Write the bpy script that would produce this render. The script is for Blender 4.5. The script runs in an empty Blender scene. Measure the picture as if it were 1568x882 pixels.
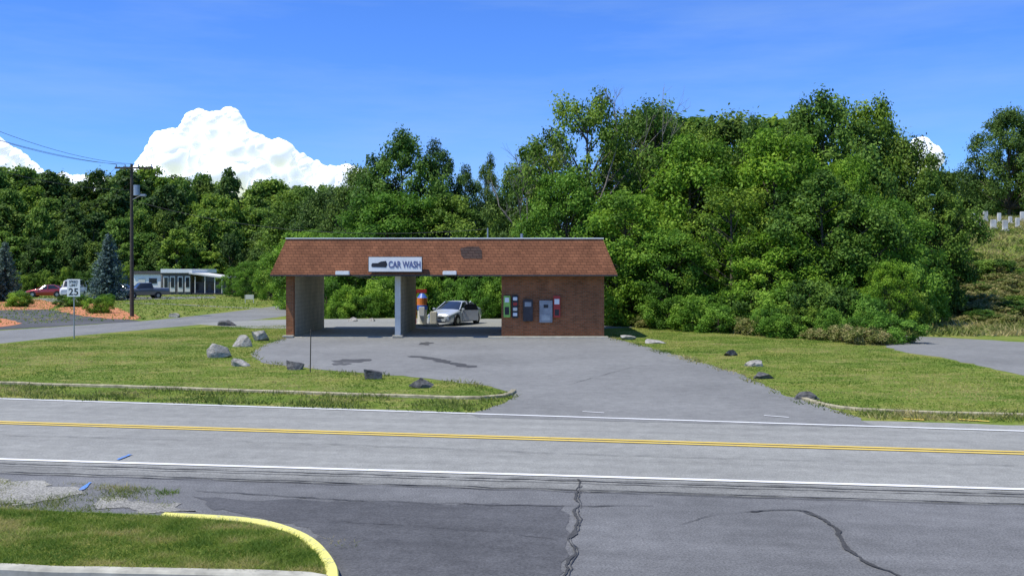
import bpy, bmesh, math, random
import numpy as np
from mathutils import Vector, noise, Matrix
from mathutils.geometry import tessellate_polygon
random.seed(7); rng=np.random.default_rng(7)
S=bpy.context.scene; COL=S.collection
CH=3.1; F=1500.0; HY=415.0
def G(px,py,z=0.0):
    d=(CH-z)*F/(py-HY); return ((px-784)/F*d, d)
def PX(px,d): return (px-784)/F*d
def ss(t): t=max(0.0,min(1.0,t)); return t*t*(3-2*t)
def terrain(x,y):
    h=8.4*ss((y-54)/46)*ss((x-10-(y-54)*0.08)/26)
    h+=6*ss((y-140)/90)
    h+=22*ss((y-260)/400)
    return h
# ---------------- materials
def newmat(name):
    m=bpy.data.materials.new(name); m.use_nodes=True
    nt=m.node_tree; b=nt.nodes['Principled BSDF']; return m,nt,b
def N(nt,t,**k):
    n=nt.nodes.new(t)
    for a,v in k.items(): setattr(n,a,v)
    return n
def coords(nt): return N(nt,'ShaderNodeTexCoord').outputs['Object']
def noisen(nt,vec,scale,detail=4,rough=.6,scl=None):
    if scl:
        mp=N(nt,'ShaderNodeMapping'); mp.inputs['Scale'].default_value=scl
        nt.links.new(vec,mp.inputs['Vector']); vec=mp.outputs[0]
    n=N(nt,'ShaderNodeTexNoise'); n.inputs['Scale'].default_value=scale
    n.inputs['Detail'].default_value=detail; n.inputs['Roughness'].default_value=rough
    nt.links.new(vec,n.inputs['Vector']); return n.outputs['Fac']
def ramp(nt,fac,stops):
    r=N(nt,'ShaderNodeValToRGB'); nt.links.new(fac,r.inputs[0])
    e=r.color_ramp.elements
    while len(e)<len(stops): e.new(.5)
    for i,(p,c) in enumerate(stops):
        e[i].position=p; e[i].color=(*c,1) if len(c)==3 else c
    return r.outputs[0]
def mixc(nt,fac,a,b,mode='MIX'):
    m=N(nt,'ShaderNodeMix',data_type='RGBA',blend_type=mode)
    for s,v in ((m.inputs[0],fac),(m.inputs[6],a),(m.inputs[7],b)):
        if isinstance(v,bpy.types.NodeSocket): nt.links.new(v,s)
        elif isinstance(v,(int,float)): s.default_value=v
        else: s.default_value=(*v,1)
    return m.outputs[2]
def bump(nt,b,fac,st,dist):
    n=N(nt,'ShaderNodeBump'); n.inputs['Strength'].default_value=st; n.inputs['Distance'].default_value=dist
    nt.links.new(fac,n.inputs['Height']); nt.links.new(n.outputs[0],b.inputs['Normal'])
def plain(name,c,rough=.6,metal=0,var=.25,scale=3):
    m,nt,b=newmat(name); v=coords(nt); f=noisen(nt,v,scale,5)
    d=tuple(x*(1-var) for x in c); l=tuple(min(1,x*(1+var)) for x in c)
    nt.links.new(ramp(nt,f,[(.3,d),(.7,l)]),b.inputs['Base Color'])
    b.inputs['Roughness'].default_value=rough; b.inputs['Metallic'].default_value=metal
    return m
def worn(name,c,under,thr=.42):
    m,nt,b=newmat(name); v=coords(nt); f=noisen(nt,v,14,6,.75); g=noisen(nt,v,1.2,4,.6)
    c1=ramp(nt,g,[(.3,tuple(x*.85 for x in c)),(.7,c)])
    nt.links.new(mixc(nt,ramp(nt,f,[(thr-.08,(0,0,0)),(thr,(1,1,1))]),under,c1),b.inputs['Base Color'])
    b.inputs['Roughness'].default_value=.7; return m
def asphalt(name,c,tint=(1.02,1.01,.90),patch=.22,speck=.35,streak=0):
    m,nt,b=newmat(name); v=coords(nt)
    base=tuple(c*t for t in tint)
    f1=noisen(nt,v,.25,5,.6); col=ramp(nt,f1,[(.3,tuple(x*(1-patch) for x in base)),(.7,tuple(x*(1+patch) for x in base))])
    f2=noisen(nt,v,38,3,.8); col=mixc(nt,1,col,ramp(nt,f2,[(.3,(1-speck,)*3),(.7,(1+speck,)*3)]),'MULTIPLY')
    f4=noisen(nt,v,3.0,6,.75); col=mixc(nt,1,col,ramp(nt,f4,[(.3,(.82,)*3),(.7,(1.16,)*3)]),'MULTIPLY')
    if streak:
        mp=N(nt,'ShaderNodeMapping'); mp.inputs['Rotation'].default_value=(0,0,.17); nt.links.new(v,mp.inputs[0])
        f3=noisen(nt,mp.outputs[0],1.0,5,.6,(.06,2.2,1)); col=mixc(nt,1,col,ramp(nt,f3,[(.3,(1-streak,)*3),(.7,(1+streak,)*3)]),'MULTIPLY')
    nt.links.new(col,b.inputs['Base Color']); b.inputs['Roughness'].default_value=.9
    b.inputs['Specular IOR Level'].default_value=.2
    bump(nt,b,f2,.35,.01); return m
def grassmat(name,cs,k=1.0):
    m,nt,b=newmat(name); v=coords(nt)
    f=noisen(nt,v,.35*k,6,.65); f2=noisen(nt,v,9,5,.8)
    col=ramp(nt,f,[(.32,cs[0]),(.5,cs[1]),(.68,cs[2])])
    col=mixc(nt,1,col,ramp(nt,f2,[(.3,(.5,.55,.45)),(.7,(1.3,1.25,1.3))]),'MULTIPLY')
    f5=noisen(nt,v,1.6,6,.75,(.6,1,1)); col=mixc(nt,ramp(nt,f5,[(.50,(0,0,0)),(.72,(.9,.9,.9))]),col,cs[3])
    nt.links.new(col,b.inputs['Base Color']); b.inputs['Roughness'].default_value=.95
    b.inputs['Specular IOR Level'].default_value=.1
    bump(nt,b,f2,.6,.05); return m
M={}
M['ground']=grassmat('grass_ground',[(.10,.17,.020),(.165,.225,.034),(.24,.25,.052),(.38,.31,.12)])
M['road']=asphalt('road_asphalt',.265,(1.02,1.015,.89),.10,.3,.10)
M['lot']=asphalt('lot_asphalt',.205,(1.01,1.01,.92),.14,.25,0)
M['near']=asphalt('near_asphalt',.150,(1.0,1.0,.95),.22,.5,.12)
M['seal']=asphalt('sealed_asphalt',.098,(1.0,1.0,.98),.30,.4,.14)
M['shoulder']=asphalt('shoulder_asphalt',.215,(1.02,1.01,.89),.25,.4,.25)
M['drive']=asphalt('driveway_asphalt',.095,(1,1,.95))
M['tar']=asphalt('tar',.065,(1,1,.95),.3,.4)
M['stain']=asphalt('stain',.08,(1,1,.95),.3,.3)
M['gravel']=asphalt('gravel',.23,(1.06,1.02,.86),.45,.8)
M['white']=worn('white_paint',(.86,.86,.80),(.35,.35,.34),.40)
M['yellow']=worn('yellow_paint',(.84,.60,.10),(.4,.34,.2),.42)
M['kyellow']=worn('kerb_yellow',(.84,.78,.20),(.42,.40,.25),.46)
M['blue']=worn('blue_paint',(.12,.3,.7),(.2,.2,.22),.5)
M['concrete']=plain('concrete',(.42,.40,.31),.9,0,.3,4)
M['kerb']=plain('old_kerb',(.35,.31,.19),.9,0,.5,5)
M['metal']=plain('galvanised',(.4,.41,.40),.4,.7)
M['steel']=plain('steel_panel',(.30,.31,.31),.5,.3)
M['wood']=plain('pole_wood',(.065,.055,.04),.9,0,.3,8)
M['bark']=plain('bark',(.10,.08,.06),.95,0,.4,6)
M['deadbark']=plain('dead_bark',(.20,.18,.15),.95,0,.3,6)
M['black']=plain('black_plastic',(.02,.02,.022),.5)
M['rubber']=plain('rubber',(.018,.018,.018),.85)
M['red']=plain('red_paint',(.42,.035,.025),.5,0,.15)
M['orange']=plain('orange_paint',(.75,.22,.04),.5,0,.1)
M['vblue']=plain('blue_panel',(.06,.16,.55),.4,0,.1)
M['green']=plain('green_sign',(.28,.52,.09),.5,0,.2,6)
M['signw']=plain('sign_white',(.84,.84,.78),.5,0,.06,4)
M['offw']=plain('off_white',(.68,.66,.56),.7,0,.14,2)
M['stone']=plain('headstone',(.62,.60,.54),.9,0,.35,1.5)
M['darkroof']=plain('dark_trim',(.05,.045,.045),.7)
M['brownwall']=plain('dark_siding',(.10,.09,.08),.7)
M['mulch']=plain('mulch',(.50,.19,.07),.95,0,.5,6)
M['wire']=plain('wire',(.03,.03,.03),.6)
def rockm(n,a,b_):
    m,nt,b=newmat(n); v=coords(nt); f=noisen(nt,v,6,8,.75)
    nt.links.new(ramp(nt,f,[(.35,a),(.65,b_)]),b.inputs['Base Color']); b.inputs['Roughness'].default_value=.95; bump(nt,b,f,.8,.05); return m
M['rockl']=rockm('rock_light',(.16,.15,.12),(.48,.45,.39)); M['rockd']=rockm('rock_dark',(.03,.03,.03),(.18,.175,.16))
def brickm(name,c1,c2,mortar,bw,rh,ms,amp=.3,off=.5):
    m,nt,b=newmat(name); v=coords(nt)
    sp=N(nt,'ShaderNodeSeparateXYZ'); nt.links.new(v,sp.inputs[0])
    ad=N(nt,'ShaderNodeMath'); nt.links.new(sp.outputs[0],ad.inputs[0]); nt.links.new(sp.outputs[1],ad.inputs[1])
    cb=N(nt,'ShaderNodeCombineXYZ'); nt.links.new(ad.outputs[0],cb.inputs[0]); nt.links.new(sp.outputs[2],cb.inputs[1])
    br=N(nt,'ShaderNodeTexBrick'); nt.links.new(cb.outputs[0],br.inputs['Vector'])
    br.inputs['Scale'].default_value=1; br.inputs['Brick Width'].default_value=bw; br.inputs['Row Height'].default_value=rh
    br.inputs['Mortar Size'].default_value=ms; br.inputs['Mortar Smooth'].default_value=.2; br.offset=off
    br.inputs['Color1'].default_value=(*c1,1); br.inputs['Color2'].default_value=(*c2,1); br.inputs['Mortar'].default_value=(*mortar,1)
    f=noisen(nt,v,1.3,7,.72,(1,1,.6)); col=mixc(nt,1,br.outputs['Color'],ramp(nt,f,[(.3,(1-amp,)*3),(.7,(1+amp,)*3)]),'MULTIPLY')
    nt.links.new(col,b.inputs['Base Color']); b.inputs['Roughness'].default_value=.9; b.inputs['Specular IOR Level'].default_value=.2
    iv=N(nt,'ShaderNodeMath',operation='SUBTRACT'); iv.inputs[0].default_value=1; nt.links.new(br.outputs['Fac'],iv.inputs[1])
    bump(nt,b,iv.outputs[0],.5,.01); return m
M['brick']=brickm('brick',(.36,.125,.050),(.22,.078,.032),(.23,.16,.09),.21,.075,.010)
M['shingle']=brickm('roof_shingle',(.27,.112,.054),(.20,.082,.040),(.10,.042,.022),.26,.125,.011,amp=.28)
M['shpatch']=brickm('roof_patch',(.10,.065,.05),(.07,.05,.04),(.05,.03,.025),.30,.13,.02)
M['blockw']=brickm('block_wall',(.52,.46,.33),(.48,.43,.31),(.36,.32,.23),.4,.2,.010,amp=.25)
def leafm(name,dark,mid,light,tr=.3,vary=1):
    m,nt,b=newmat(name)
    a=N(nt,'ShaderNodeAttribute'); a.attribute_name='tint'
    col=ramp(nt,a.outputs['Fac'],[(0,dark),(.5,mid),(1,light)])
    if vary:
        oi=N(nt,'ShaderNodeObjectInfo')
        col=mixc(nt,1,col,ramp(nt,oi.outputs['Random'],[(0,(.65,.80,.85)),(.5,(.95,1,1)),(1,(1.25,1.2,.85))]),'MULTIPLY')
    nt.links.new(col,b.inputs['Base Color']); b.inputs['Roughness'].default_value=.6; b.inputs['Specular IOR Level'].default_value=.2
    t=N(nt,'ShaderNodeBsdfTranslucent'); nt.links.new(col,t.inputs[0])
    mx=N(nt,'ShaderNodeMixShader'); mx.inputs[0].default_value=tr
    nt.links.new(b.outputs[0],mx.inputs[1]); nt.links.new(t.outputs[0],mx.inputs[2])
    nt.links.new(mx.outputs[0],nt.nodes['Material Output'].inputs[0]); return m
M['leaf']=leafm('leaves',(.046,.095,.012),(.118,.215,.024),(.27,.38,.055),.35)
M['leafd']=leafm('leaves_dark',(.032,.066,.013),(.082,.148,.023),(.18,.26,.048))
M['leafb']=leafm('leaves_bright',(.065,.14,.013),(.150,.295,.026),(.30,.46,.055),.4)
M['spruce']=leafm('spruce_needles',(.045,.08,.075),(.10,.16,.15),(.18,.25,.24),.1)
M['blade']=leafm('grass_blades',(.10,.18,.020),(.19,.27,.036),(.42,.37,.13),.4,0)
M['weed']=leafm('weeds',(.10,.15,.028),(.21,.24,.055),(.42,.36,.15),.35,0)
# ---------------- mesh helpers
def link(o,parent=None):
    COL.objects.link(o)
    if parent: o.parent=parent
    return o
def empty(name):
    e=bpy.data.objects.new(name,None); e.empty_display_size=.3; return link(e)
class Q:
    def __init__(s,k=4): s.V=[];s.Fa=[];s.Mi=[];s.T=[];s.n=0;s.k=k
    def add(s,v,f,mi,t):
        v=np.asarray(v,float);f=np.asarray(f,int)
        s.V.append(v);s.Fa.append(f+s.n);s.n+=len(v)
        s.Mi.append(np.full(len(f),mi));s.T.append(np.broadcast_to(np.asarray(t,float),(len(f),)))
    def tube(s,P,R,sides=6,mi=0):
        P=np.asarray(P,float);n=len(P);d=np.gradient(P,axis=0);d/=np.linalg.norm(d,axis=1)[:,None]+1e-9
        up=np.array([1.,0,0]) if abs(d[:,2]).mean()>.7 else np.array([0,0,1.])
        u=np.cross(d,up);u/=np.linalg.norm(u,axis=1)[:,None]+1e-9;w=np.cross(d,u)
        a=np.arange(sides)/sides*2*np.pi;R=np.asarray(R)
        V=P[:,None,:]+R[:,None,None]*(np.cos(a)[None,:,None]*u[:,None,:]+np.sin(a)[None,:,None]*w[:,None,:])
        f=[]
        for i in range(n-1):
            for j in range(sides):
                k=(j+1)%sides; f.append((i*sides+j,i*sides+k,(i+1)*sides+k,(i+1)*sides+j))
        s.add(V.reshape(-1,3),f,mi,.5)
    def leaves(s,C,Nn,size,tint,mi=1,asp=.6):
        n=len(C); r=rng.normal(size=(n,3)); u=np.cross(Nn,r);u/=np.linalg.norm(u,axis=1)[:,None]+1e-9
        w=np.cross(Nn,u);w/=np.linalg.norm(w,axis=1)[:,None]+1e-9
        sz=(size*rng.uniform(.55,1.25,n))[:,None]
        V=np.stack([C-u*sz,C+w*sz*asp+Nn*sz*.12,C+u*sz,C-w*sz*asp+Nn*sz*.12],1).reshape(-1,3)
        s.add(V,np.arange(4*n).reshape(n,4),mi,tint)
    def mesh(s,name,mats,smooth=False):
        V=np.concatenate(s.V);Fa=np.concatenate(s.Fa);mi=np.concatenate(s.Mi);t=np.concatenate(s.T);k=s.k
        me=bpy.data.meshes.new(name);me.vertices.add(len(V));me.vertices.foreach_set('co',V.astype(np.float32).ravel())
        me.loops.add(len(Fa)*k);me.loops.foreach_set('vertex_index',Fa.astype(np.int32).ravel())
        me.polygons.add(len(Fa));me.polygons.foreach_set('loop_start',(np.arange(len(Fa))*k).astype(np.int32))
        me.polygons.foreach_set('material_index',mi.astype(np.int32))
        if smooth: me.polygons.foreach_set('use_smooth',np.ones(len(Fa),bool))
        me.update(calc_edges=True)
        a=me.attributes.new('tint','FLOAT','FACE');a.data.foreach_set('value',np.clip(t,0,1).astype(np.float32))
        for m in mats: me.materials.append(m)
        return me
def obj(name,me,loc=(0,0,0),rot=0,sc=(1,1,1),parent=None):
    o=bpy.data.objects.new(name,me);o.location=loc;o.rotation_euler=(0,0,rot);o.scale=sc;return link(o,parent)
def pyd(name,V,Fs,mats,mi=None,parent=None,smooth=False):
    me=bpy.data.meshes.new(name);me.from_pydata([tuple(v) for v in V],[],Fs)
    for m in (mats if isinstance(mats,list) else [mats]): me.materials.append(m)
    if mi: me.polygons.foreach_set('material_index',mi)
    if smooth: me.polygons.foreach_set('use_smooth',[True]*len(Fs))
    me.update();o=bpy.data.objects.new(name,me);return link(o,parent)
def box(name,x0,x1,y0,y1,z0,z1,mat,parent=None,bev=0,rot=None):
    bm=bmesh.new();bmesh.ops.create_cube(bm,size=1)
    for v in bm.verts: v.co=Vector(((v.co.x)*(x1-x0),(v.co.y)*(y1-y0),(v.co.z)*(z1-z0)))
    if bev: bmesh.ops.bevel(bm,geom=bm.edges[:],offset=bev,segments=2,affect='EDGES')
    c=Vector(((x0+x1)/2,(y0+y1)/2,(z0+z1)/2))
    for v in bm.verts: v.co+=c
    me=bpy.data.meshes.new(name);bm.to_mesh(me);bm.free();me.materials.append(mat)
    return link(bpy.data.objects.new(name,me),parent)
def cyl(name,p0,p1,r0,r1,mat,parent=None,seg=16):
    p0=Vector(p0);p1=Vector(p1);d=p1-p0;bm=bmesh.new()
    bmesh.ops.create_cone(bm,cap_ends=True,segments=seg,radius1=r0,radius2=r1,depth=d.length)
    q=d.to_track_quat('Z','Y')
    for v in bm.verts: v.co=q@v.co+(p0+p1)/2
    me=bpy.data.meshes.new(name);bm.to_mesh(me);bm.free();me.materials.append(mat)
    return link(bpy.data.objects.new(name,me),parent)
def resample(pts,step,smooth=True,closed=False):
    P=[Vector((p[0],p[1])) for p in pts];out=[];n=len(P)
    rng_=range(n if closed else n-1)
    for i in rng_:
        a=P[i-1] if (closed or i>0) else P[i];b=P[i];c=P[(i+1)%n];d=P[(i+2)%n] if (closed or i+2<n) else c
        m=max(1,int((c-b).length/step))
        for k in range(m):
            t=k/m
            if smooth: q=.5*((2*b)+(-a+c)*t+(2*a-5*b+4*c-d)*t*t+(-a+3*b-3*c+d)*t**3)
            else: q=b.lerp(c,t)
            out.append(q)
    if not closed: out.append(P[-1])
    return out
def sheet(name,pts,z,mat,jit=0,step=.5,smooth=False,parent=None):
    R=resample(pts,step,smooth,True)
    if jit: R=[Vector((p.x+jit*(noise.noise(Vector((p.x*1.7,p.y*1.7,3)))+.5*noise.noise(Vector((p.x*6,p.y*6,3)))),p.y+jit*(noise.noise(Vector((p.x*1.7,p.y*1.7,9)))+.5*noise.noise(Vector((p.x*6,p.y*6,8)))))) for p in R]
    V=[(p.x,p.y,z) for p in R]
    T=tessellate_polygon([[Vector(v) for v in V]])
    Fs=[]
    for t in T:
        a,b,c=[Vector(V[i]) for i in t]
        Fs.append(t if (b-a).cross(c-a).z>0 else t[::-1])
    return pyd(name,V,Fs,mat,parent=parent)
def strip(name,pts,w,z,mat,h=0,step=.4,jit=0,smooth=True,parent=None,wj=0):
    R=resample(pts,step,smooth);V=[];Fs=[];n=len(R)
    for i,p in enumerate(R):
        t=(R[min(i+1,n-1)]-R[max(i-1,0)]).normalized();nn=Vector((-t.y,t.x))
        j=jit*(noise.noise(Vector((p.x*2,p.y*2,1)))+.4*noise.noise(Vector((p.x*9,p.y*9,1)))); ww=w*max(.1,1+wj*noise.noise(Vector((p.x*3,p.y*3,5))))
        a=p+nn*(ww/2+j);b=p-nn*(ww/2-j)
        if h==0: V+=[(a.x,a.y,z),(b.x,b.y,z)]
        else:
            hh=h*(1+.2*noise.noise(Vector((p.x,p.y,7))));ia=a.lerp(b,.12);ib=a.lerp(b,.88)
            V+=[(a.x,a.y,z-.05),(a.x,a.y,z+hh*.8),(ia.x,ia.y,z+hh),(ib.x,ib.y,z+hh),(b.x,b.y,z+hh*.8),(b.x,b.y,z-.05)]
    k=2 if h==0 else 6
    for i in range(n-1):
        for j in range(k-1): Fs.append((i*k+j,i*k+j+1,(i+1)*k+j+1,(i+1)*k+j))
    if h: Fs+=[tuple(range(6)),tuple(range((n-1)*6,(n-1)*6+6))]
    return pyd(name,V,Fs,mat,parent=parent)
def GL(l,z=0): return [G(a,b,z) for a,b in l]
# ---------------- ground
xs=np.concatenate([np.linspace(-900,-90,22),np.linspace(-80,90,86),np.linspace(100,900,22)])
ys=np.concatenate([np.linspace(-60,40,11),np.linspace(43,130,44),np.linspace(136,300,22),np.linspace(330,1600,24)])
V=[(x,y,terrain(x,y)) for y in ys for x in xs];nx=len(xs)
Fs=[(j*nx+i,j*nx+i+1,(j+1)*nx+i+1,(j+1)*nx+i) for j in range(len(ys)-1) for i in range(nx-1)]
pyd('ground',V,Fs,M['ground'],smooth=True)
fl=lambda x:21.04-.2155*x
yl=lambda x:18.16-.175*x
nl=lambda x:14.9-.142*x
road=[(x,fl(x)+.25+ .6*ss((x-2)/3)) for x in np.linspace(-45,45,60)]+[(x,nl(x)-.75) for x in np.linspace(45,-45,30)]
sheet('road',road,.004,M['road'],.08,.5)
lot=GL([(437,517),(405,528),(383,542),(400,556),(500,567),(640,578),(740,590),(792,603),(775,616),(725,634),(735,640),(1340,655),(1310,637),(1250,619),(1195,602),(1130,572),(1040,545),(960,523),(928,516)])
sheet('car_wash_lot_pavement',lot,.008,M['lot'],.14,.3)
near=[(x,nl(x)-.70) for x in np.linspace(-45,45,30)]+[(45,-6),(-45,-6)]
sheet('near_parking_lot',near,.0,M['near']).location.z=.008
strip('road_shoulder',[(x,nl(x)-.62) for x in (-30,-15,0,15,30)],.75,.012,M['shoulder'],jit=.12,step=.3)
sheet('sealed_patch',GL([(290,764),(420,767),(560,768),(860,775),(872,800),(866,850),(862,900),(520,900),(500,850),(470,812),(400,790),(330,780)]),.012,M['seal'],.15,.15)
sheet('gravel_patch',GL([(-300,735),(-50,728),(60,738),(110,752),(128,760),(80,768),(40,774),(-300,770)]),.016,M['gravel'],.35,.08)
sheet('gravel_patch',GL([(140,764),(200,762),(240,772),(330,783),(250,786),(150,780)]),.016,M['gravel'],.25,.08)
for f,w,n in ((fl,.11,'road_edge_line'),(nl,.13,'road_edge_line')):
    strip(n,[(x,f(x)) for x in (-45,0,45)],w,.0165,M['white'],smooth=False,wj=.15,step=.25)
for o_ in (-.11,.11): strip('road_centre_line',[(x,yl(x)+o_) for x in (-45,0,45)],.11,.0165,M['yellow'],smooth=False,wj=.15,step=.25)
for o_,w in ((-.36,.035),(-.52,.02),(-.95,.03),(-1.07,.02),(-.25,.012)):
    strip('asphalt_seam',[(x,nl(x)+o_) for x in (-25,-12,0,12,25)],w,.02,M['tar'],jit=.05,wj=1.2,step=.15)
def crack(px,w,z=.02,m='tar'): strip('asphalt_crack',GL(px),w,z,M[m],jit=.07,wj=1.6,step=.04)
crack([(885,735),(884,770),(878,800),(874,840),(864,900)],.03)
crack([(889,745),(888,780),(881,815),(878,850),(872,900)],.012,.0205)
crack([(1150,785),(1220,782),(1255,792),(1290,825),(1310,852),(1350,872),(1400,892)],.03)
crack([(1225,783),(1262,797),(1296,830),(1318,856),(1370,880)],.013,.0215)
crack([(1040,805),(1090,790),(1150,785)],.01)
crack([(520,800),(700,812),(860,826)],.008,.0205)
crack([(870,590),(960,565),(1000,560)],.012); crack([(300,752),(560,768),(860,776),(1000,775)],.02)
crack([(0,667),(500,681),(1000,700),(1568,714)],.012,.0205)
def blob(name,cx,cy,rx,ry,z,mat,seed,irr=.45):
    d=4650/(cy-HY);x0,y0=G(cx,cy);rX=rx/F*d;rY=abs(G(cx,cy-ry)[1]-y0)
    pts=[]
    for i in range(26):
        a=i/26*6.283;r=1+irr*noise.noise(Vector((math.cos(a)*1.7,math.sin(a)*1.7,seed)))*1.6
        pts.append((x0+rX*r*math.cos(a),y0+rY*r*math.sin(a)))
    sheet(name,pts,z,mat,.1,.15,True)
blob('water_stain',540,553,30,2.6,.0125,M['stain'],1);blob('water_stain',520,558,12,2,.0125,M['stain'],9)
strip('water_stain',GL([(622,546),(660,549),(690,556),(725,563)]),.45,.0125,M['stain'],jit=.2,wj=1.3,step=.2)
blob('water_stain',652,526,10,2,.0125,M['stain'],3)
for a in ([(892,631),(925,633)],[(1170,637),(1208,640)]): strip('paint_mark',GL(a),.06,.0205,M['white'])
for a in ([(1468,643),(1515,646)],[(1380,642),(1415,644)]): strip('paint_mark',GL(a),.10,.0205,M['yellow'],wj=1)
strip('paint_mark',GL([(180,705),(200,697)]),.05,.021,M['blue'],wj=1.5,step=.05);strip('paint_mark',GL([(124,752),(138,740)]),.05,.021,M['blue'],wj=1.8,step=.04)
# kerbs & side road
strip('kerb',GL([(-250,578),(0,588),(200,594),(400,601),(640,609),(735,611),(772,608),(787,600)]),.14,0,M['kerb'],h=.07,jit=.03)
strip('kerb',GL([(1228,611),(1262,621),(1320,629),(1450,634),(1568,637),(1800,645)]),.14,0,M['kerb'],h=.06,jit=.03)
sheet('side_road',GL([(-300,530),(-300,515),(0,506),(100,500),(240,490),(350,478),(437,467),(520,462),(700,462),(700,474),(560,478),(437,484),(400,489),(330,495),(140,512),(0,526)]),.004,M['lot'],.2,1,)
sheet('back_parking_lot',[(-19,57.5),(-14,53.0),(-10.5,52.6),(4.6,52.6),(7,54),(6,63),(-8,64),(-16,62)],.008,M['road'],.2,1)
sheet('driveway',GL([(-100,478),(0,474),(70,474),(150,484),(200,490),(215,492),(100,499),(0,505),(-100,508)]),.012,M['drive'],.2,1)
sheet('driveway',GL([(30,468),(0,466),(60,457),(190,455),(330,454),(330,457),(200,459),(90,463)]),.012,M['lot'],.2,1)
strip('path',GL([(190,464),(260,466),(340,470),(437,474)]),.9,.0125,M['gravel'])
sheet('mulch_bed',GL([(-60,462),(0,458),(60,459),(95,466),(75,474),(0,475),(-60,476)]),.02,M['mulch'],.5,1)
sheet('mulch_bed',GL([(85,474),(110,468),(160,464),(178,472),(213,484),(208,490),(160,489),(110,481)]),.02,M['mulch'],.5,1)
sheet('mulch_bed',GL([(-60,488),(0,487),(22,492),(30,497),(0,501),(-60,504)]),.02,M['mulch'],.3,1)
sheet('access_road',GL([(1372,514),(1450,517),(1568,524),(1800,535),(1800,625),(1568,576),(1500,560),(1440,547),(1385,540),(1340,525)]),.004,M['lot'],.2,.6)
# near island
isl=GL([(-250,768),(0,777),(250,788),(380,798),(445,814),(482,838),(500,866),(503,878),(480,876),(240,868),(0,863),(-250,856)],.1)
sheet('lawn_island',isl,.09,M['ground'],.02,.15)
strip('yellow_kerb',GL([(250,787),(330,791),(400,798),(455,815),(487,838),(505,862),(510,882),(509,900)],.1),.12,.0,M['kyellow'],h=.11,step=.12,wj=.12)
strip('kerb',GL([(-250,860),(0,866),(240,872),(470,879),(496,884)],.1),.17,0,M['concrete'],h=.105,step=.15,jit=.02)
# ---------------- grass blades
def inpoly(P,poly):
    x,y=P[:,0],P[:,1];c=np.zeros(len(P),bool);n=len(poly)
    for i in range(n):
        x1,y1=poly[i];x2,y2=poly[(i+1)%n]
        if y1==y2: continue
        c^=((y1>y)!=(y2>y))&(x<(x2-x1)*(y-y1)/(y2-y1)+x1)
    return c
def grass(name,poly,dens,h,w,mat,z=0,lean=.5,clump=.0,terr=False,tb=.45,fr=1.0):
    A=np.array(poly);lo=A.min(0);hi=A.max(0);n=int((hi-lo).prod()*dens)
    P=rng.uniform(lo,hi,(n,2));P=P[inpoly(P,poly)];n=len(P)
    nz=np.array([noise.noise(Vector((a*.6,b*.6,2)))+.6*noise.noise(Vector((a*2.5,b*2.5,4))) for a,b in P])
    dry=np.array([noise.noise(Vector((a*.22*fr,b*.5*fr,12)))+.7*noise.noise(Vector((a*1.1*fr,b*1.6*fr,14))) for a,b in P])
    if clump: k=nz+rng.normal(0,.2,n)>clump;P=P[k];nz=nz[k];dry=dry[k];n=len(P)
    hh=h*rng.uniform(.45,1.3,n)*(1+.5*nz);a=rng.uniform(0,6.283,n);l=rng.normal(0,lean,(n,2))*hh[:,None]
    zz=np.array([terrain(a_,b_) for a_,b_ in P]) if terr else np.full(n,z)
    ww=w*rng.uniform(.6,1.4,n);dx=np.cos(a)*ww/2;dy=np.sin(a)*ww/2
    V=np.stack([np.stack([P[:,0]-dx,P[:,1]-dy,zz-.01],1),np.stack([P[:,0]+dx,P[:,1]+dy,zz-.01],1),np.stack([P[:,0]+l[:,0],P[:,1]+l[:,1],zz+hh],1)],1).reshape(-1,3)
    q=Q(3);q.add(V,np.arange(3*n).reshape(n,3),0,np.clip(tb+1.15*dry-.15*nz+rng.normal(0,.15,n),0,1))
    return obj(name,q.mesh(name,[mat]))
leftl=GL([(-60,532),(0,528),(140,514),(330,500),(437,498),(437,519),(405,530),(380,543),(398,557),(500,569),(640,580),(740,592),(785,603),(775,616),(722,631),(400,619),(0,607),(-60,605)])
grass('lawn_grass',leftl,230,.035,.035,M['blade'],lean=1.5,tb=.5)
rightl=GL([(928,512),(945,520),(1040,547),(1128,573),(1195,604),(1250,621),(1310,639),(1600,650),(1600,588),(1500,562),(1440,549),(1385,542),(1340,526),(1200,500),(1000,492)])
grass('lawn_grass',rightl,230,.035,.035,M['blade'],lean=1.5,tb=.48)
grass('lawn_grass',GL([(-60,767),(0,777),(250,789),(380,799),(445,815),(480,838),(498,866),(500,877),(240,868),(0,863),(-60,861)],.1),6000,.038,.010,M['blade'],z=.09,lean=1.2,tb=.58,fr=2.2)
grass('kerb_weeds',GL([(-60,583),(0,586),(400,600),(735,609),(790,598),(800,606),(765,622),(725,634),(400,622),(0,610),(-60,606)]),200,.09,.035,M['weed'],clump=.08,lean=.8)
grass('kerb_weeds',GL([(1215,606),(1265,618),(1320,626),(1600,634),(1600,646),(1320,643),(1250,626)]),300,.09,.035,M['weed'],clump=-.05,lean=.8,tb=.6)
grass('edge_weeds',GL([(925,514),(945,518),(1042,543),(1132,570),(1195,600),(1240,616),(1228,622),(1185,606),(1120,574),(1030,548),(935,521)]),120,.08,.04,M['weed'],clump=.1,lean=.9,tb=.6)
grass('edge_weeds',GL([(437,515),(405,526),(378,542),(397,560),(500,572),(640,584),(740,596),(740,588),(640,576),(500,565),(404,553),(392,542),(410,531),(440,521)]),120,.08,.04,M['weed'],clump=.1,lean=.9,tb=.6)
grass('roadside_weeds',GL([(-60,735),(60,742),(110,740),(270,752),(275,772),(250,790),(0,778),(-60,770)]),1800,.05,.013,M['weed'],clump=.18,lean=1)
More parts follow.
